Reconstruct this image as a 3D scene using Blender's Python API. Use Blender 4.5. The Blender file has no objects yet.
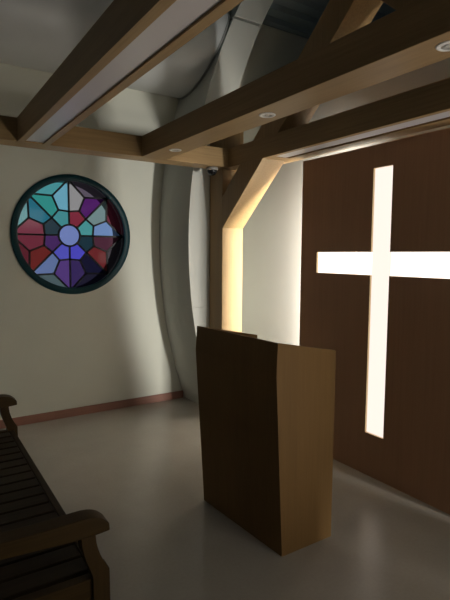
import bpy, bmesh, math, random
from mathutils import Vector, Matrix
random.seed(4)
sc = bpy.context.scene
COL = sc.collection
PI = math.pi

# ------------------------------------------------------------------ materials
def new_mat(name):
    m = bpy.data.materials.new(name); m.use_nodes = True
    nt = m.node_tree; nt.nodes.clear()
    out = nt.nodes.new('ShaderNodeOutputMaterial')
    return m, nt, out

def pbr(name, col, rough=0.5, spec=0.5, metal=0.0, noise=None, bump=0.0):
    m, nt, out = new_mat(name)
    b = nt.nodes.new('ShaderNodeBsdfPrincipled')
    b.inputs['Base Color'].default_value = (*col, 1)
    b.inputs['Roughness'].default_value = rough
    b.inputs['Specular IOR Level'].default_value = spec
    b.inputs['Metallic'].default_value = metal
    nt.links.new(b.outputs[0], out.inputs[0])
    if noise:
        sc_, amt = noise
        tc = nt.nodes.new('ShaderNodeTexCoord')
        n = nt.nodes.new('ShaderNodeTexNoise'); n.inputs['Scale'].default_value = sc_
        n.inputs['Detail'].default_value = 6
        nt.links.new(tc.outputs['Object'], n.inputs['Vector'])
        r = nt.nodes.new('ShaderNodeValToRGB')
        r.color_ramp.elements[0].position = 0.3; r.color_ramp.elements[1].position = 0.7
        r.color_ramp.elements[0].color = (*[c*(1-amt) for c in col], 1)
        r.color_ramp.elements[1].color = (*[min(1, c*(1+amt)) for c in col], 1)
        nt.links.new(n.outputs['Fac'], r.inputs['Fac'])
        nt.links.new(r.outputs['Color'], b.inputs['Base Color'])
        if bump:
            bp = nt.nodes.new('ShaderNodeBump'); bp.inputs['Strength'].default_value = bump
            bp.inputs['Distance'].default_value = 0.002
            nt.links.new(n.outputs['Fac'], bp.inputs['Height'])
            nt.links.new(bp.outputs[0], b.inputs['Normal'])
    return m

def wood(name, col, axis, amt=0.16, rough=0.45, fine=90.0, spec=0.25):
    """veneer with straight grain running along the given axis (0, 1 or 2)"""
    m, nt, out = new_mat(name)
    b = nt.nodes.new('ShaderNodeBsdfPrincipled')
    b.inputs['Roughness'].default_value = rough
    b.inputs['Specular IOR Level'].default_value = spec
    tc = nt.nodes.new('ShaderNodeTexCoord')
    mp = nt.nodes.new('ShaderNodeMapping')
    s = [fine, fine, fine]; s[axis] = fine*0.03
    mp.inputs['Scale'].default_value = s
    nt.links.new(tc.outputs['Object'], mp.inputs['Vector'])
    n = nt.nodes.new('ShaderNodeTexNoise'); n.inputs['Scale'].default_value = 1.0
    n.inputs['Detail'].default_value = 4
    nt.links.new(mp.outputs[0], n.inputs['Vector'])
    mp2 = nt.nodes.new('ShaderNodeMapping')
    s2 = [7, 7, 7]; s2[axis] = 0.6
    mp2.inputs['Scale'].default_value = s2
    nt.links.new(tc.outputs['Object'], mp2.inputs['Vector'])
    n2 = nt.nodes.new('ShaderNodeTexNoise'); n2.inputs['Scale'].default_value = 1.0
    n2.inputs['Detail'].default_value = 3; n2.inputs['Distortion'].default_value = 0.6
    nt.links.new(mp2.outputs[0], n2.inputs['Vector'])
    ad = nt.nodes.new('ShaderNodeMath'); ad.operation = 'ADD'
    nt.links.new(n.outputs['Fac'], ad.inputs[0]); nt.links.new(n2.outputs['Fac'], ad.inputs[1])
    ml = nt.nodes.new('ShaderNodeMath'); ml.operation = 'MULTIPLY'; ml.inputs[1].default_value = 0.5
    nt.links.new(ad.outputs[0], ml.inputs[0])
    r = nt.nodes.new('ShaderNodeValToRGB')
    r.color_ramp.elements[0].position = 0.35; r.color_ramp.elements[1].position = 0.65
    r.color_ramp.elements[0].color = (*[c*(1-amt) for c in col], 1)
    r.color_ramp.elements[1].color = (*[min(1, c*(1+amt)) for c in col], 1)
    nt.links.new(ml.outputs[0], r.inputs['Fac'])
    nt.links.new(r.outputs['Color'], b.inputs['Base Color'])
    bp = nt.nodes.new('ShaderNodeBump'); bp.inputs['Strength'].default_value = 0.05
    bp.inputs['Distance'].default_value = 0.001
    nt.links.new(n.outputs['Fac'], bp.inputs['Height']); nt.links.new(bp.outputs[0], b.inputs['Normal'])
    nt.links.new(b.outputs[0], out.inputs[0])
    return m

def emit(name, col, st):
    m, nt, out = new_mat(name)
    e = nt.nodes.new('ShaderNodeEmission'); e.inputs[0].default_value = (*col, 1); e.inputs[1].default_value = st
    nt.links.new(e.outputs[0], out.inputs[0])
    return m

OAK = (0.30, 0.196, 0.092)
oak = [wood('oak_along_%s' % 'xyz'[i], OAK, i) for i in range(3)]
LECT = (0.19, 0.107, 0.038)
lect_v = wood('lectern_veneer', LECT, 2, 0.10, 0.55, 90, 0.15)
lect_h = wood('lectern_veneer_flat', LECT, 1, 0.10, 0.5)
walnut = wood('reddish_brown_panel_veneer', (0.38, 0.213, 0.120), 2, 0.07, 0.5, 60)
walnut_lit = wood('panel_lit_reveal_veneer', (0.85, 0.66, 0.38), 2, 0.06, 0.5, 60)  # cutout sides coloured pale to stand for the cross's glow on them
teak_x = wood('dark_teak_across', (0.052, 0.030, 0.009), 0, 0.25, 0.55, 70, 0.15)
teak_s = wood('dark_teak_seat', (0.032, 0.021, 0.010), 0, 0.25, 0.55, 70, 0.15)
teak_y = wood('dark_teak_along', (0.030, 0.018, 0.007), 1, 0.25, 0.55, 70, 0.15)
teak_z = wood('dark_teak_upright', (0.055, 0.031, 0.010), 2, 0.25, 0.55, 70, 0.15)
paint_cream = pbr('cream_wall_paint', (0.66, 0.66, 0.575), 0.75, 0.25, noise=(3.0, 0.02))
paint_white = pbr('white_wall_paint', (0.74, 0.73, 0.67), 0.7, 0.25, noise=(3.0, 0.015))
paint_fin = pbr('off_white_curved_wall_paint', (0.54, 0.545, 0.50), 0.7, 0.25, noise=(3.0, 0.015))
duct_m = pbr('pale_grey_duct_paint', (0.62, 0.63, 0.62), 0.4, 0.4, noise=(2.0, 0.03))
deck_m = pbr('blue_grey_metal_deck', (0.19, 0.25, 0.285), 0.6, 0.4)
skirt_m = wood('reddish_skirting_wood', (0.27, 0.135, 0.10), 0, 0.1, 0.5)
teal_m = pbr('dark_teal_window_frame', (0.007, 0.036, 0.045), 0.35, 0.15)
came_m = pbr('dark_lead_came', (0.012, 0.014, 0.017), 0.45, 0.4)
tube_m = pbr('dark_window_reveal', (0.012, 0.018, 0.024), 0.5, 0.3)
black_m = pbr('black_dome_plastic', (0.008, 0.008, 0.009), 0.12, 0.5)
grey_m = pbr('grey_plastic', (0.25, 0.24, 0.22), 0.5, 0.4)
ringw_m = pbr('white_enamel', (0.8, 0.8, 0.8), 0.4, 0.5)
chrome_m = pbr('satin_reflector', (0.6, 0.6, 0.6), 0.3, 0.5, 0.9)
bulb_m = pbr('unlit_lamp_glass', (0.75, 0.75, 0.73), 0.2, 0.5)
steel_m = pbr('steel_screw', (0.5, 0.5, 0.5), 0.35, 0.5, 1.0)
diffuser_m = pbr('glossy_white_acrylic_diffuser', (0.56, 0.53, 0.55), 0.3, 0.5)
cross_v_m = emit('backlit_opal_acrylic_warm', (1.0, 0.86, 0.76), 1.13)
cross_h_m = emit('backlit_opal_acrylic', (1.0, 0.90, 0.80), 1.8)
day_m = emit('daylight_behind_window', (0.86, 0.95, 1.0), 0.45)

# floor : polished vinyl, faint mottling
floor_m, nt, out = new_mat('polished_vinyl_floor')
b = nt.nodes.new('ShaderNodeBsdfPrincipled')
tc = nt.nodes.new('ShaderNodeTexCoord')
n1 = nt.nodes.new('ShaderNodeTexNoise'); n1.inputs['Scale'].default_value = 5; n1.inputs['Detail'].default_value = 8
n2 = nt.nodes.new('ShaderNodeTexNoise'); n2.inputs['Scale'].default_value = 60; n2.inputs['Detail'].default_value = 3
nt.links.new(tc.outputs['Object'], n1.inputs['Vector']); nt.links.new(tc.outputs['Object'], n2.inputs['Vector'])
mx = nt.nodes.new('ShaderNodeMath'); mx.operation = 'ADD'
nt.links.new(n1.outputs['Fac'], mx.inputs[0]); nt.links.new(n2.outputs['Fac'], mx.inputs[1])
r = nt.nodes.new('ShaderNodeValToRGB')
r.color_ramp.elements[0].position = 0.30; r.color_ramp.elements[1].position = 0.70
r.color_ramp.elements[0].color = (0.40, 0.372, 0.328, 1); r.color_ramp.elements[1].color = (0.45, 0.418, 0.37, 1)
hf = nt.nodes.new('ShaderNodeMath'); hf.operation = 'MULTIPLY'; hf.inputs[1].default_value = 0.5
nt.links.new(mx.outputs[0], hf.inputs[0]); nt.links.new(hf.outputs[0], r.inputs['Fac'])
nt.links.new(r.outputs['Color'], b.inputs['Base Color'])
rr = nt.nodes.new('ShaderNodeMapRange'); rr.inputs['To Min'].default_value = 0.26; rr.inputs['To Max'].default_value = 0.27
nt.links.new(n1.outputs['Fac'], rr.inputs['Value']); nt.links.new(rr.outputs[0], b.inputs['Roughness'])
b.inputs['Specular IOR Level'].default_value = 0.4
nt.links.new(b.outputs[0], out.inputs[0])

# stained glass: one coloured sheet material, colour of each pane from an attribute
glass_m, nt, out = new_mat('stained_glass')
at = nt.nodes.new('ShaderNodeAttribute'); at.attribute_name = 'pane_color'
tr = nt.nodes.new('ShaderNodeBsdfTransparent'); gl = nt.nodes.new('ShaderNodeBsdfGlossy')
gl.inputs['Roughness'].default_value = 0.06
df = nt.nodes.new('ShaderNodeBsdfDiffuse')
nt.links.new(at.outputs['Color'], tr.inputs[0]); nt.links.new(at.outputs['Color'], df.inputs[0])
m1 = nt.nodes.new('ShaderNodeMixShader'); m1.inputs[0].default_value = 0.04
nt.links.new(tr.outputs[0], m1.inputs[1]); nt.links.new(df.outputs[0], m1.inputs[2])
fr = nt.nodes.new('ShaderNodeFresnel'); fr.inputs[0].default_value = 1.3
m2 = nt.nodes.new('ShaderNodeMixShader')
nt.links.new(fr.outputs[0], m2.inputs[0]); nt.links.new(m1.outputs[0], m2.inputs[1]); nt.links.new(gl.outputs[0], m2.inputs[2])
nt.links.new(m2.outputs[0], out.inputs[0])

# ------------------------------------------------------------------ mesh helpers
def link(name, bm, mat, parent=None, origin=(0, 0, 0), smooth=False, bevel=0.0):
    """bm is in world coordinates; origin becomes the object's origin when it has no parent"""
    bmesh.ops.recalc_face_normals(bm, faces=bm.faces)
    base = Vector(origin)
    if parent is not None:
        q = parent
        base = Vector((0, 0, 0))
        while q is not None:
            base += q.location; q = q.parent
    bmesh.ops.translate(bm, verts=bm.verts, vec=-base)
    me = bpy.data.meshes.new(name); bm.to_mesh(me); bm.free()
    for p in me.polygons: p.use_smooth = smooth
    mats = mat if isinstance(mat, (list, tuple)) else [mat]
    for m in mats: me.materials.append(m)
    o = bpy.data.objects.new(name, me); COL.objects.link(o)
    if parent is not None: o.parent = parent
    else: o.location = base
    if bevel:
        md = o.modifiers.new('bevel', 'BEVEL'); md.width = bevel; md.segments = 2; md.limit_method = 'ANGLE'
        md.angle_limit = math.radians(40)
    return o

def thing(name, loc, label, cat, group=None):
    o = bpy.data.objects.new(name, None); o.empty_display_size = 0.1
    COL.objects.link(o); o.location = loc
    o['label'] = label; o['category'] = cat
    if group: o['group'] = group
    return o

def structure(o): o['kind'] = 'structure'; return o

def box(bm, a, b_):
    x0, y0, z0 = a; x1, y1, z1 = b_
    v = [bm.verts.new(p) for p in ((x0,y0,z0),(x1,y0,z0),(x1,y1,z0),(x0,y1,z0),(x0,y0,z1),(x1,y0,z1),(x1,y1,z1),(x0,y1,z1))]
    for f in ((0,3,2,1),(4,5,6,7),(0,1,5,4),(1,2,6,5),(2,3,7,6),(3,0,4,7)): bm.faces.new([v[i] for i in f])
    return v

def boxes(*bs):
    bm = bmesh.new()
    for a, b_ in bs: box(bm, a, b_)
    return bm

def extrude_poly(bm, pts, axis, lo, hi):
    """pts: 2-D polygon in the two remaining axes (in order), extruded along axis from lo to hi"""
    def P(p, t):
        q = list(p); q.insert(axis, t); return q
    A = [bm.verts.new(P(p, lo)) for p in pts]; B = [bm.verts.new(P(p, hi)) for p in pts]
    bm.faces.new(A); bm.faces.new(B[::-1])
    for i in range(len(pts)):
        j = (i+1) % len(pts); bm.faces.new((A[i], B[i], B[j], A[j]))
    return bm

def lathe(bm, profile, centre, axis='z', n=48):
    """profile: list of (radius, height along axis)"""
    rings = []
    for r_, h_ in profile:
        ring = []
        for k in range(n):
            a = 2*PI*k/n; c, s = r_*math.cos(a), r_*math.sin(a)
            p = (c, s, h_) if axis == 'z' else (c, h_, s)
            ring.append(bm.verts.new(Vector(centre)+Vector(p)))
        rings.append(ring)
    for i in range(len(rings)-1):
        for k in range(n):
            bm.faces.new((rings[i][k], rings[i][(k+1) % n], rings[i+1][(k+1) % n], rings[i+1][k]))
    return rings

def cap(bm, ring): bm.faces.new(ring)

# ------------------------------------------------------------------ layout numbers (metres)
YW = 4.80          # face of the wall with the round window
XR = 3.30           # wall behind the cross panel
ZC = 4.29           # ceiling
SO = 2.40           # underside of the pergola beams
BT = 2.565          # top of the pergola beams
YM = 2.29           # middle of the pergola and of the cross panel
def mir(y): return 2*YM-y
WX, WZ = 1.376, 1.786   # centre of the round window

# ------------------------------------------------------------------ setting
bm = boxes(((-3.2, -4.2, -0.12), (7.0, 5.4, 0.0)))
structure(link('floor', bm, floor_m))

# back wall with a round opening
bm = bmesh.new()
x0, x1, z0, z1 = -3.2, 7.0, 0.0, ZC
N = 96; RH = 0.562
angs = [2*PI*k/N for k in range(N)]
for cx_, cz_ in ((x0, z0), (x0, z1), (x1, z0), (x1, z1)):
    angs.append(math.atan2(cz_-WZ, cx_-WX) % (2*PI))
angs = sorted(set(angs))
def rect_pt(a):
    c, s = math.cos(a), math.sin(a); t = 1e9
    if c > 1e-9: t = min(t, (x1-WX)/c)
    if c < -1e-9: t = min(t, (x0-WX)/c)
    if s > 1e-9: t = min(t, (z1-WZ)/s)
    if s < -1e-9: t = min(t, (z0-WZ)/s)
    return WX+c*t, WZ+s*t
rows = []
for a in angs:
    ix, iz = WX+RH*math.cos(a), WZ+RH*math.sin(a); ox, oz = rect_pt(a)
    rows.append([bm.verts.new(p) for p in ((ix, YW, iz), (ox, YW, oz), (ox, YW+0.25, oz), (ix, YW+0.25, iz))])
for i in range(len(rows)):
    A, B = rows[i], rows[(i+1) % len(rows)]
    for k in range(4): bm.faces.new((A[k], A[(k+1) % 4], B[(k+1) % 4], B[k]))
structure(link('wall_back', bm, paint_cream))

structure(link('wall_front_baffle', boxes(((-3.2, -1.15, 0), (2.80, -1.0, ZC)), ((2.80, -1.15, 2.35), (4.2, -1.0, ZC)), ((3.25, -1.15, 0), (4.2, -1.0, 2.35))), paint_cream))  # unseen wall added to block daylight, gap placed to trim the beam
structure(link('wall_right', boxes(((XR, -0.2, 0), (XR+0.12, YW, 3.2))), pbr('light_grey_wall_paint', (0.33, 0.33, 0.31), 0.7, 0.25, noise=(3.0, 0.015))))

# ribbed metal deck ceiling (ribs run along X)
bm = bmesh.new(); prof = []; y = -4.2
while y < 5.19:
    prof += [(y, ZC+0.05), (y+0.13, ZC+0.05), (y+0.15, ZC), (y+0.23, ZC), (y+0.25, ZC+0.05)]
    y += 0.25
vs = [[bm.verts.new((xx, p[0], p[1])) for p in prof] for xx in (-3.2, 7.0)]
top = [[bm.verts.new((xx, p[0], ZC+0.1)) for p in (prof[0], prof[-1])] for xx in (-3.2, 7.0)]
for i in range(len(prof)-1): bm.faces.new((vs[0][i], vs[0][i+1], vs[1][i+1], vs[1][i]))
bm.faces.new((top[0][0], top[0][1], top[1][1], top[1][0]))
structure(link('ceiling', bm, deck_m))

# bowed rib wall: its side swells out in an arc of a circle
def PX(z): return 2.280+5.0-math.sqrt(5.0**2-(z-1.72)**2)
YF = 4.152
def rib_segment(bm, za, zb, n, ys, inset=0.0):
    zs = [za+(zb-za)*i/n for i in range(n+1)]
    pts = [(PX(z)+inset, z) for z in zs]+[(PX(z)+0.33, z) for z in reversed(zs)]
    q = []
    for y in ys:
        q.append([bm.verts.new((x, y, z)) for x, z in pts])
    m_ = len(pts)
    for i in range(m_):
        j = (i+1) % m_; bm.faces.new((q[0][i], q[1][i], q[1][j], q[0][j]))
    for k in (0, 1):
        for i in range(n):
            a, b_, c, d = q[k][i], q[k][i+1], q[k][m_-2-i], q[k][m_-1-i]
            bm.faces.new((a, b_, c, d))
for nm_, ys_, ins in (('wall_curved_far', (YF, YW), 0.0), ('shadow_rib_near', (mir(YW), mir(YF)), 0.09)):  # near rib is unseen, added and narrowed to cast the back wall's shadow band
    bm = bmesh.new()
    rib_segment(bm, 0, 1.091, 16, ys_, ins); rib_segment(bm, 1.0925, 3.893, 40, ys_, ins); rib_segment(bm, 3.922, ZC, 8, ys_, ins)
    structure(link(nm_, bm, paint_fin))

# skirting
structure(link('baseboard_back', boxes(((-3.1, YW-0.014, 0), (PX(0.05)-0.004, YW, 0.082))), skirt_m, bevel=0.003))

# round stained glass window
win = bpy.data.objects.new('window_1', None); COL.objects.link(win); win.location = (WX, YW, WZ); win['kind'] = 'structure'
bm = bmesh.new()
pr = [(0.546, 0.13), (0.546, 0.03), (0.518, 0.02), (0.509, 0.0), (0.511, -0.010), (0.520, -0.015), (0.562, -0.016), (0.571, -0.012), (0.573, -0.001), (0.5615, -0.001), (0.5615, 0.13), (0.546, 0.13)]
lathe(bm, pr, (WX, YW, WZ), 'y', 96)
link('window_frame', bm, teal_m, win, smooth=True).data.set_sharp_from_angle(angle=math.radians(45))
bm = bmesh.new()
lathe(bm, [(0.546, 0.131), (0.546, 0.43), (0.5612, 0.43), (0.5612, 0.131), (0.546, 0.131)], (WX, YW, WZ), 'y', 96)
link('reveal', bm, tube_m, win, smooth=True).data.set_sharp_from_angle(angle=math.radians(45))
bm = bmesh.new()
rg = lathe(bm, [(0.545, 0.42), (0.545, 0.43)], (WX, YW, WZ), 'y', 96); cap(bm, rg[0]); cap(bm, rg[1])
link('outer_light', bm, day_m, win)

GY = YW+0.155
def srgb(*c): return tuple(((v/255+0.055)/1.055)**2.4 if v > 10 else v/255/12.92 for v in c)
R_H, R_A, R_B, R_C, R_O = 0.105, 0.235, 0.265, 0.41, 0.545
def pol(r_, deg): return (WX+r_*math.cos(math.radians(deg)), WZ+r_*math.sin(math.radians(deg)))
# per sector, starting at the top and going anticlockwise: outer, kite by first spoke, kite by second spoke, inner
PANES = [  # tints also hold the dimmer daylight behind the lower panes
    [(84,158,160), (118,176,205), (58,150,140), (78,150,152)],
    [(112,158,158), (40,112,130), (128,58,72), (46,62,70)],
    [(96,34,44), (118,46,60), (112,38,36), (78,44,98)],
    [(84,98,100), (108,122,165), (92,62,125), (92,88,190)],
    [(34,30,48), (62,44,92), (26,24,48), (86,78,196)],
    [(66,58,64), (116,42,44), (86,46,60), (34,56,66)],
    [(122,52,68), (125,150,226), (128,148,146), (84,158,156)],
    [(104,90,102), (88,34,104), (160,152,150), (138,48,64)],
]
bm = bmesh.new(); cl = bm.loops.layers.float_color.new('pane_color')
def pane(pts, rgb):
    f = bm.faces.new([bm.verts.new((p[0], GY, p[1])) for p in pts])
    c = [min(1.0, v/0.55) for v in srgb(*rgb)]
    for l in f.loops: l[cl] = (*c, 1)
lines = []
for k in range(8):
    a0 = 90+45*k; am = a0+22.5; a1 = a0+45
    if k >= 0:
        o_, k0, k1, inn = PANES[k]
    rim = [pol(R_O, a0+45*i/10) for i in range(11)]
    pane(rim+[pol(R_C, am)], o_)
    pane([pol(R_O, a0), pol(R_C, am), pol(R_B, am), pol(R_A, a0)], k0)
    pane([pol(R_O, a1), pol(R_A, a1), pol(R_B, am), pol(R_C, am)], k1)
    pane([pol(R_H, a0+45*i/6) for i in range(7)]+[pol(R_A, a1), pol(R_B, am), pol(R_A, a0)], inn)
    lines += [(pol(R_H, a0), pol(R_O, a0)), (pol(R_O, a0), pol(R_C, am)), (pol(R_O, a1), pol(R_C, am)),
              (pol(R_C, am), pol(R_B, am)), (pol(R_B, am), pol(R_A, a0)), (pol(R_B, am), pol(R_A, a1))]
pane([pol(R_H, 360*i/40) for i in range(40)], (128, 140, 244))
link('stained_glass', bm, glass_m, win)
bm = bmesh.new()
for (p, q) in lines:
    d = Vector((q[0]-p[0], 0, q[1]-p[1])); L = d.length; d.normalize()
    s = Vector((-d.z, 0, d.x))*0.0085
    e0, e1 = Vector((p[0], 0, p[1])), Vector((q[0], 0, q[1]))
    pts = [e0-s, e1-s, e1+s, e0+s]
    A = [bm.verts.new((v.x, GY-0.007, v.z)) for v in pts]; B = [bm.verts.new((v.x, GY+0.007, v.z)) for v in pts]
    bm.faces.new(A); bm.faces.new(B[::-1])
    for i in range(4): bm.faces.new((A[i], B[i], B[(i+1) % 4], A[(i+1) % 4]))
lathe(bm, [(R_H-0.009, -0.008), (R_H+0.009, -0.008), (R_H+0.009, 0.008), (R_H-0.009, 0.008), (R_H-0.009, -0.008)], (WX, GY, WZ), 'y', 48)
link('leading', bm, came_m, win)

# ------------------------------------------------------------------ air duct above the back wall
duct = thing('air_duct', (0, YW, 3.71), 'large pale rounded air duct high on the back wall above the timber beams', 'duct')
CY, CZ, RD = 4.655, 3.71, 0.475
bm = bmesh.new()
arc = []
a_lo = math.asin((YW-CY)/RD)      # angle measured from straight down / up towards the wall
n = 40
for i in range(n+1):
    t = -a_lo+(PI+2*a_lo)*i/n     # from bottom at the wall, round the front, to top at the wall
    arc.append((min(YW-0.003, CY-RD*math.sin(t)), CZ-RD*math.cos(t)))
xs = [-3.2, -2.0, -1.0, 0.0, 1.0, 2.0]
grid = [[bm.verts.new((x, y, z)) for y, z in arc] for x in xs]
grid.append([bm.verts.new((PX(z)-0.005, y, z)) for y, z in arc])
for i in range(len(grid)-1):
    for j in range(n): bm.faces.new((grid[i][j], grid[i][j+1], grid[i+1][j+1], grid[i+1][j]))
    if i < len(grid)-2: bm.faces.new((grid[i][n], grid[i][0], grid[i+1][0], grid[i+1][n]))
bm.faces.new(grid[0])
link('duct_shell', bm, duct_m, duct, smooth=True).data.set_sharp_from_angle(angle=math.radians(40))
# collar where the duct enters the curved wall
bm = bmesh.new(); rings = []
for off, rr_ in ((-0.005, RD+0.001), (-0.005, RD+0.010), (-0.024, RD+0.010), (-0.024, RD+0.001)):
    ring = []
    for i in range(n+1):
        t = -a_lo+(PI+2*a_lo)*i/n
        y = min(YW-0.003, CY-rr_*math.sin(t)); z = CZ-rr_*math.cos(t)
        ring.append(bm.verts.new((PX(z)+off, y, z)))
    rings.append(ring)
for k in range(4):
    A, B = rings[k], rings[(k+1) % 4]
    for i in range(n): bm.faces.new((A[i], A[i+1], B[i+1], B[i]))
link('collar', bm, pbr('grey_duct_gasket', (0.30, 0.31, 0.29), 0.6), duct, smooth=False)

# ------------------------------------------------------------------ timber pergola
perg = thing('timber_pergola', (2.0, YM, 0), 'light oak timber pergola framing the chapel corner, with posts, braces and beams overhead', 'pergola')
BV = 0.003
def beam_x(y0, y1, xa, xb, nm='cross_beam'):
    return link(nm, boxes(((xa, y0, SO), (xb, y1, BT))), oak[0], perg, bevel=BV)
XD0, XD1 = 2.508, 2.742
YA0, YA1 = 3.818, 4.005
beam_x(YA0, YA1, -1.0, XD0)
beam_x(mir(YA1), mir(YA0), -1.0, XD0)

def trough(nm, xa, xb, xrail_a, xrail_b, ya, yb, rec0, rec1, depth=0.010, groove=0.0):
    """box beam with a shallow recess under it that holds a white acrylic strip"""
    bm = boxes(((xa, ya, SO), (xrail_a, yb, BT)), ((xrail_b, ya, SO), (xb, yb, BT)), ((xrail_a, ya, SO+depth+0.006), (xrail_b, yb, BT)))
    if rec0 > ya: box(bm, (xrail_a, ya, SO), (xrail_b, rec0, SO+depth+0.006))
    if rec1 < yb: box(bm, (xrail_a, rec1, SO), (xrail_b, yb, SO+depth+0.006))
    o = link(nm, bm, oak[1], perg)
    d = link('diffuser_strip', boxes(((xrail_a+0.001, rec0+0.001, SO+(0.002 if groove else depth)), (xrail_b-0.001-groove, rec1-0.001, SO+depth+0.0055))), diffuser_m, o)
    d['label'] = 'glossy white acrylic strip'
    return o
trough('light_trough_beam', 0.710, 0.930, 0.754, 0.884, mir(YA0), YA0, mir(YA0)+0.005, YA0-0.005)
trough('header_beam', XD0, 2.815, 2.548, 2.690, mir(4.140), 4.140, mir(3.19), 3.19, 0.018, 0.030)
# beam C with the three downlights
link('downlight_beam', boxes(((1.662, mir(YA0), SO), (1.880, YA0, BT))), oak[1], perg, bevel=BV)
# posts and long raking struts (a mirrored pair about the middle of the panel)
for sgn in (1, -1):
    Y = (lambda y: y) if sgn == 1 else mir
    if sgn == 1: link('post', boxes(((XD0, 3.912, 0), (XD1, 4.140, SO)), ((XD0, 3.912, BT), (XD1, 4.140, 2.86))), oak[2], perg, bevel=BV)
    k = 0.89
    def zl(y): return 1.855+k*(3.912-y)      # lower edge
    def zu(y): return 2.148+k*(3.912-y)      # upper edge
    yl = 3.912-(SO-1.855)/k; yu = 3.912-(SO-2.148)/k
    bm = bmesh.new()
    extrude_poly(bm, [(Y(3.912), zl(3.912)), (Y(yl), SO), (Y(yu), SO), (Y(3.912), zu(3.912))], 0, XD0, XD1)
    if sgn == 1: link('brace', bm, oak[2], perg, bevel=BV)
    bm = bmesh.new()
    yl2 = 3.912-(BT-1.855)/k; yu2 = 3.912-(BT-2.148)/k
    extrude_poly(bm, [(Y(yl2), BT), (Y(YM), zl(YM)), (Y(YM), zu(YM)), (Y(yu2), BT)], 0, XD0, XD1)
    link('rafter', bm, oak[2], perg, bevel=BV)

# recessed downlights under the middle beam
for y, lab in ((3.43, 'small round recessed downlight in the beam, nearest the back wall'),
               (2.29, 'small round recessed downlight in the middle of the beam, left of the cross'),
               (1.17, 'small round recessed downlight in the beam at the right edge of the photo')):
    d = thing('downlight', (1.768, y, SO), lab, 'downlight', 'recessed downlights in the beam')
    bm = bmesh.new()
    lathe(bm, [(0.030, -0.0005), (0.030, -0.006), (0.044, -0.006), (0.048, -0.003), (0.048, -0.0005), (0.030, -0.0005)], (1.768, y, SO), 'z', 40)
    link('trim_ring', bm, ringw_m, d, smooth=True)
    bm = bmesh.new()
    rg = lathe(bm, [(0.0295, -0.0045), (0.022, -0.0025), (0.0215, -0.0008)], (1.768, y, SO), 'z', 40); cap(bm, rg[2])
    link('reflector', bm, chrome_m, d, smooth=True)
    bm = bmesh.new()
    rg = lathe(bm, [(0.013, -0.001), (0.013, -0.004), (0.009, -0.006)], (1.768, y, SO), 'z', 24); cap(bm, rg[2]); cap(bm, rg[0])
    link('bulb', bm, bulb_m, d)

# security dome under the back beam
cam_t = thing('security_camera', (2.39, 3.905, SO), 'small black dome security camera under the back beam beside the post', 'camera')
bm = bmesh.new()
rg = lathe(bm, [(0.052, -0.0005), (0.054, -0.016), (0.050, -0.026), (0.040, -0.028)], (2.39, 3.905, SO), 'z', 40); cap(bm, rg[0]); cap(bm, rg[3])
link('base_ring', bm, grey_m, cam_t, smooth=True)
bm = bmesh.new()
rg = lathe(bm, [(0.046*math.cos(t), -0.0285-0.046*math.sin(t)) for t in [PI/2*i/10*0.97 for i in range(11)]], (2.39, 3.905, SO), 'z', 40); cap(bm, rg[-1]); cap(bm, rg[0])
link('dome', bm, black_m, cam_t, smooth=True)

# ------------------------------------------------------------------ cross panel
XP, PT = 2.776, 0.045
panel = thing('cross_panel', (XP, YM, 0), 'tall reddish brown wooden wall panel with a glowing white cross cut through it', 'panel')
ya, yb, zt = mir(3.107), 3.107, 2.372
cy0, cy1 = 2.209, 2.373; by0, by1 = mir(2.920), 2.920
bz0, bz1 = 1.466, 1.631; cz0, cz1 = 0.315, 2.213
bm = bmesh.new()
cross = [(cy0, cz0), (cy1, cz0), (cy1, bz0), (by1, bz0), (by1, bz1), (cy1, bz1), (cy1, cz1), (cy0, cz1), (cy0, bz1), (by0, bz1), (by0, bz0), (cy0, bz0)]
ysg = [ya, by0, cy0, cy1, by1, yb]; zsg = [0, cz0, bz0, bz1, cz1, zt]
def hole(i, j):
    ym, zm = (ysg[i]+ysg[i+1])/2, (zsg[j]+zsg[j+1])/2
    return (cy0 < ym < cy1 and cz0 < zm < cz1) or (by0 < ym < by1 and bz0 < zm < bz1)
vv = {}
def V(x, y, z):
    k_ = (round(x, 5), round(y, 5), round(z, 5))
    if k_ not in vv: vv[k_] = bm.verts.new((x, y, z))
    return vv[k_]
for x in (XP, XP+PT):
    for i in range(5):
        for j in range(5):
            if not hole(i, j):
                bm.faces.new((V(x, ysg[i], zsg[j]), V(x, ysg[i+1], zsg[j]), V(x, ysg[i+1], zsg[j+1]), V(x, ysg[i], zsg[j+1])))
edge_f = []
for i in range(5):
    for j in range(5):
        if hole(i, j): continue
        for (di, dj, p, q) in ((-1, 0, (i, j), (i, j+1)), (1, 0, (i+1, j), (i+1, j+1)), (0, -1, (i, j), (i+1, j)), (0, 1, (i, j+1), (i+1, j+1))):
            ni, nj = i+di, j+dj
            outside = not (0 <= ni < 5 and 0 <= nj < 5)
            if outside or hole(ni, nj):
                a = (ysg[p[0]], zsg[p[1]]); c = (ysg[q[0]], zsg[q[1]])
                f = bm.faces.new((V(XP, *a), V(XP, *c), V(XP+PT, *c), V(XP+PT, *a)))
                if not outside: edge_f.append(f)
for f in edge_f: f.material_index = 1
link('panel_board', bm, [walnut, walnut_lit], panel)
xa, xb = XP+0.016, XP+0.024
o = link('lit_upright', boxes(((xa, cy0+0.0005, cz0+0.0005), (xb, cy1-0.0005, cz1-0.0005))), cross_v_m, panel); o['label'] = 'glowing white upright of the cross'
bm = boxes(((xa, by0+0.0005, bz0+0.0005), (xb, cy0, bz1-0.0005)), ((xa, cy1, bz0+0.0005), (xb, by1-0.0005, bz1-0.0005)))
o = link('lit_crossbar', bm, cross_h_m, panel); o['label'] = 'glowing white arms of the cross'

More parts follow.
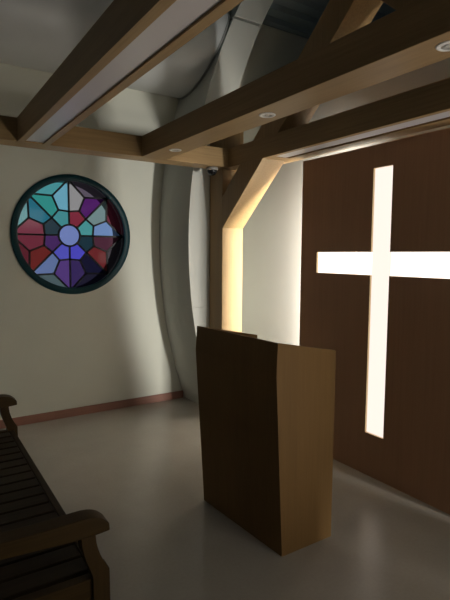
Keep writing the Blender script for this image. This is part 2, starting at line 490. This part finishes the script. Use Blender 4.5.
# ------------------------------------------------------------------ lectern
lec = thing('lectern', (1.76, 2.28, 0), 'tall brown oak lectern with a kinked front standing in front of the cross panel', 'lectern')
def lerp(a, b_, t): return tuple(a[i]+(b_[i]-a[i])*t for i in range(len(a)))
# front profile (x, z) at the near (right) and far (left) side
yn, yf = 1.912, 2.660
fn = [(1.616, 0.0), (1.559, 0.989), (1.565, 1.158)]
ff = [(1.576, 0.0), (1.511, 1.005), (1.521, 1.158)]
bx, bzn = 1.978, 1.080
T = 0.022
bm = bmesh.new()
A = [bm.verts.new((x, yn, z)) for x, z in fn]; B = [bm.verts.new((x, yf, z)) for x, z in ff]
A2 = [bm.verts.new((x+T, yn, z-(0.004 if i == 2 else 0))) for i, (x, z) in enumerate(fn)]
B2 = [bm.verts.new((x+T, yf, z-(0.004 if i == 2 else 0))) for i, (x, z) in enumerate(ff)]
for i in range(2):
    bm.faces.new((A[i], A[i+1], B[i+1], B[i])); bm.faces.new((A2[i], B2[i], B2[i+1], A2[i+1]))
    bm.faces.new((A[i], A2[i], A2[i+1], A[i+1])); bm.faces.new((B[i], B[i+1], B2[i+1], B2[i]))
bm.faces.new((A[2], A2[2], B2[2], B[2])); bm.faces.new((A[0], B[0], B2[0], A2[0]))
link('front_panel', bm, lect_v, lec)
def side(prof, y0_, y1_, zb):
    bm = bmesh.new()
    e = 0.0005
    pts = [(prof[0][0]+T+e, 0), (prof[1][0]+T+e, prof[1][1]), (prof[2][0]+T+e, prof[2][1]-0.0042), (bx, zb), (bx, 0)]
    extrude_poly(bm, pts, 1, y0_, y1_)
    return link('side_panel', bm, lect_v, lec)
side(fn, yn, yn+T, bzn); side(ff, yf-T, yf, 1.064)
# slanted reading top, sunk a little below the rim, and an inner shelf
bm = bmesh.new()
pts = [(1.592, 1.095), (1.592, 1.113), (bx-0.02, 1.040), (bx-0.02, 1.022)]
extrude_poly(bm, pts, 1, yn+T+0.0005, yf-T-0.0005)
link('reading_top', bm, lect_h, lec)
link('shelf', boxes(((1.615, yn+T+0.0005, 0.62), (bx-0.03, yf-T-0.0005, 0.64))), lect_h, lec)
link('base_board', boxes(((1.645, yn+T+0.0005, 0.0), (bx-0.005, yf-T-0.0005, 0.05))), lect_h, lec)

# ------------------------------------------------------------------ bench (faces the lectern)
bench = thing('garden_bench', (0.27, 2.6, 0), 'dark slatted wooden bench with scrolled arms at the lower left', 'bench')
YN0, YN1, YF0, YF1 = 1.690, 1.755, 3.490, 3.555
def curve_pts(ctrl, n=8):
    """Catmull-Rom through the control points"""
    out_ = []
    c = [ctrl[0]]+list(ctrl)+[ctrl[-1]]
    for i in range(1, len(c)-2):
        for t in [k_/n for k_ in range(n)]:
            p0, p1, p2, p3 = c[i-1:i+3]
            out_.append(tuple(0.5*((2*p1[d])+(-p0[d]+p2[d])*t+(2*p0[d]-5*p1[d]+4*p2[d]-p3[d])*t*t+(-p0[d]+3*p1[d]-3*p2[d]+p3[d])*t**3) for d in (0, 1)))
    out_.append(tuple(ctrl[-1])); return out_
for y0_, y1_ in ((YN0, YN1), (YF0, YF1)):
    # front leg: straight below the seat, S-curved above it up to the arm
    fr_ = curve_pts([(0.592, 0.0), (0.592, 0.39), (0.586, 0.435), (0.562, 0.485), (0.546, 0.535), (0.541, 0.578)], 5)
    bk_ = curve_pts([(0.489, 0.578), (0.493, 0.535), (0.506, 0.485), (0.526, 0.425), (0.530, 0.375), (0.530, 0.0)], 5)
    bm = bmesh.new(); extrude_poly(bm, fr_+bk_, 1, y0_, y1_)
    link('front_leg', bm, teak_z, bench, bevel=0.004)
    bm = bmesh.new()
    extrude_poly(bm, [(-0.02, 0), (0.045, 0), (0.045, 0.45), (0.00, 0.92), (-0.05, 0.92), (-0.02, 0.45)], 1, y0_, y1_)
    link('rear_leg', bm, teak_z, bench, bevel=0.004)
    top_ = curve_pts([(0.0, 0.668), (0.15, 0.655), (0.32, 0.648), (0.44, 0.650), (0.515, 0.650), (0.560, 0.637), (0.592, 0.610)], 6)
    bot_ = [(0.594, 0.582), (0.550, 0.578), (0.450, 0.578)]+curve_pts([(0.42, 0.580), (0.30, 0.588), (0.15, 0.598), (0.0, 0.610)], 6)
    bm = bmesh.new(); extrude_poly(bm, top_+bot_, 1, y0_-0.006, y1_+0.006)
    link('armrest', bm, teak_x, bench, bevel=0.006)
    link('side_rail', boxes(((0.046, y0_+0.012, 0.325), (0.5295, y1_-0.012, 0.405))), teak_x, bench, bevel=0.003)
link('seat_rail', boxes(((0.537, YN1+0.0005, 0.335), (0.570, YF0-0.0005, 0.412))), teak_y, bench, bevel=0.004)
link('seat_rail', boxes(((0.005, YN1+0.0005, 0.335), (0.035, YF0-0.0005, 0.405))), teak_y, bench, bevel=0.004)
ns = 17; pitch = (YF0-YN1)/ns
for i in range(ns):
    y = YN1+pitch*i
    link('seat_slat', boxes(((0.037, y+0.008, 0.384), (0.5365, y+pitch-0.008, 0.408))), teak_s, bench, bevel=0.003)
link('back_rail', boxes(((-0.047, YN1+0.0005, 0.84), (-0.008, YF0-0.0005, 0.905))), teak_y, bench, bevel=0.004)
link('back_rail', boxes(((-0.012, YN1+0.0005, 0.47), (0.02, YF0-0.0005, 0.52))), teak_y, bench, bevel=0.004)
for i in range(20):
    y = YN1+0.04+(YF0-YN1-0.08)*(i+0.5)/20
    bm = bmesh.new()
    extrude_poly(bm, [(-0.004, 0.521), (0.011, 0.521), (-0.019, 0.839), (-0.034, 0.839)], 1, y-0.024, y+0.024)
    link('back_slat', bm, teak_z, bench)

# ------------------------------------------------------------------ light
def area(name, loc, target, sx, sy, power, col):
    l = bpy.data.lights.new(name, 'AREA'); l.shape = 'RECTANGLE'; l.size = sx; l.size_y = sy
    l.energy = power; l.color = col
    o = bpy.data.objects.new(name, l); COL.objects.link(o); o.location = loc
    d = Vector(target)-Vector(loc)
    o.rotation_euler = d.to_track_quat('-Z', 'Y').to_euler()
    return o
# fluorescent batten behind the far edge of the cross panel
area('batten', (2.86, 2.94, 1.25), (2.25, 3.9, 1.25), 0.05, 2.0, 70, (1.0, 0.97, 0.86)).data.spread = math.radians(115)
area('batten_wall', (2.84, 2.97, 1.25), (3.3, 3.12, 1.25), 0.05, 2.0, 90, (1.0, 0.95, 0.86)).data.spread = math.radians(125)
# low daylight from an opening behind and to the right of the viewer
area('daylight_opening', (3.33, -3.0, 0.48), (2.1, 4.8, 0.6), 0.22, 0.8, 52, (1.0, 0.97, 0.90)).data.spread = math.radians(68)
# added unseen uplight that brightens the undersides of the beams
area('soffit_fill', (2.55, -0.9, 0.35), (1.75, 1.5, 2.4), 0.6, 0.5, 19, (1.0, 0.92, 0.80)).data.spread = math.radians(105)
# added dim fill for the floor, below beam height behind the viewer
area('floor_fill', (1.9, -0.4, 2.37), (1.8, 0.9, 0), 0.9, 0.9, 6, (1.0, 0.93, 0.82))

# added faint fill from the left for the faces turned that way
area('side_fill', (-2.9, 1.8, 1.0), (2.0, 2.2, 0.8), 1.6, 1.6, 3, (0.95, 0.97, 1.0))

w = bpy.data.worlds.new('World'); sc.world = w; w.use_nodes = True
w.node_tree.nodes['Background'].inputs[0].default_value = (0.02, 0.022, 0.025, 1)

# ------------------------------------------------------------------ camera
f_px, yaw, pit, roll = 490.853594, 0.576487727, 0.0907321718, 0.00667791378
cyw, syw, cp, sp = math.cos(yaw), math.sin(yaw), math.cos(pit), math.sin(pit)
fw = Vector((syw*cp, cyw*cp, -sp)); rt = Vector((cyw, -syw, 0)); up = rt.cross(fw)
c, s = math.cos(roll), math.sin(roll)
rt2 = rt*c+up*s; up2 = up*c-rt*s
cd = bpy.data.cameras.new('Camera'); co = bpy.data.objects.new('Camera', cd); COL.objects.link(co)
M = Matrix((rt2, up2, -fw)).transposed().to_4x4(); M.translation = Vector((0, 0, 1.6))
co.matrix_world = M
cd.sensor_fit = 'VERTICAL'; cd.sensor_height = 36.0; cd.sensor_width = 27.0; cd.lens = 36.0*f_px/600.0
cd.clip_start = 0.05
sc.camera = co

sc.view_settings.view_transform = 'Standard'; sc.view_settings.look = 'None'
sc.view_settings.gamma = 1.0; sc.view_settings.exposure = 0.0; sc.view_settings.use_curve_mapping = False
sc.cycles.use_denoising = True
sc.cycles.max_bounces = 10; sc.cycles.diffuse_bounces = 6; sc.cycles.sample_clamp_indirect = 6
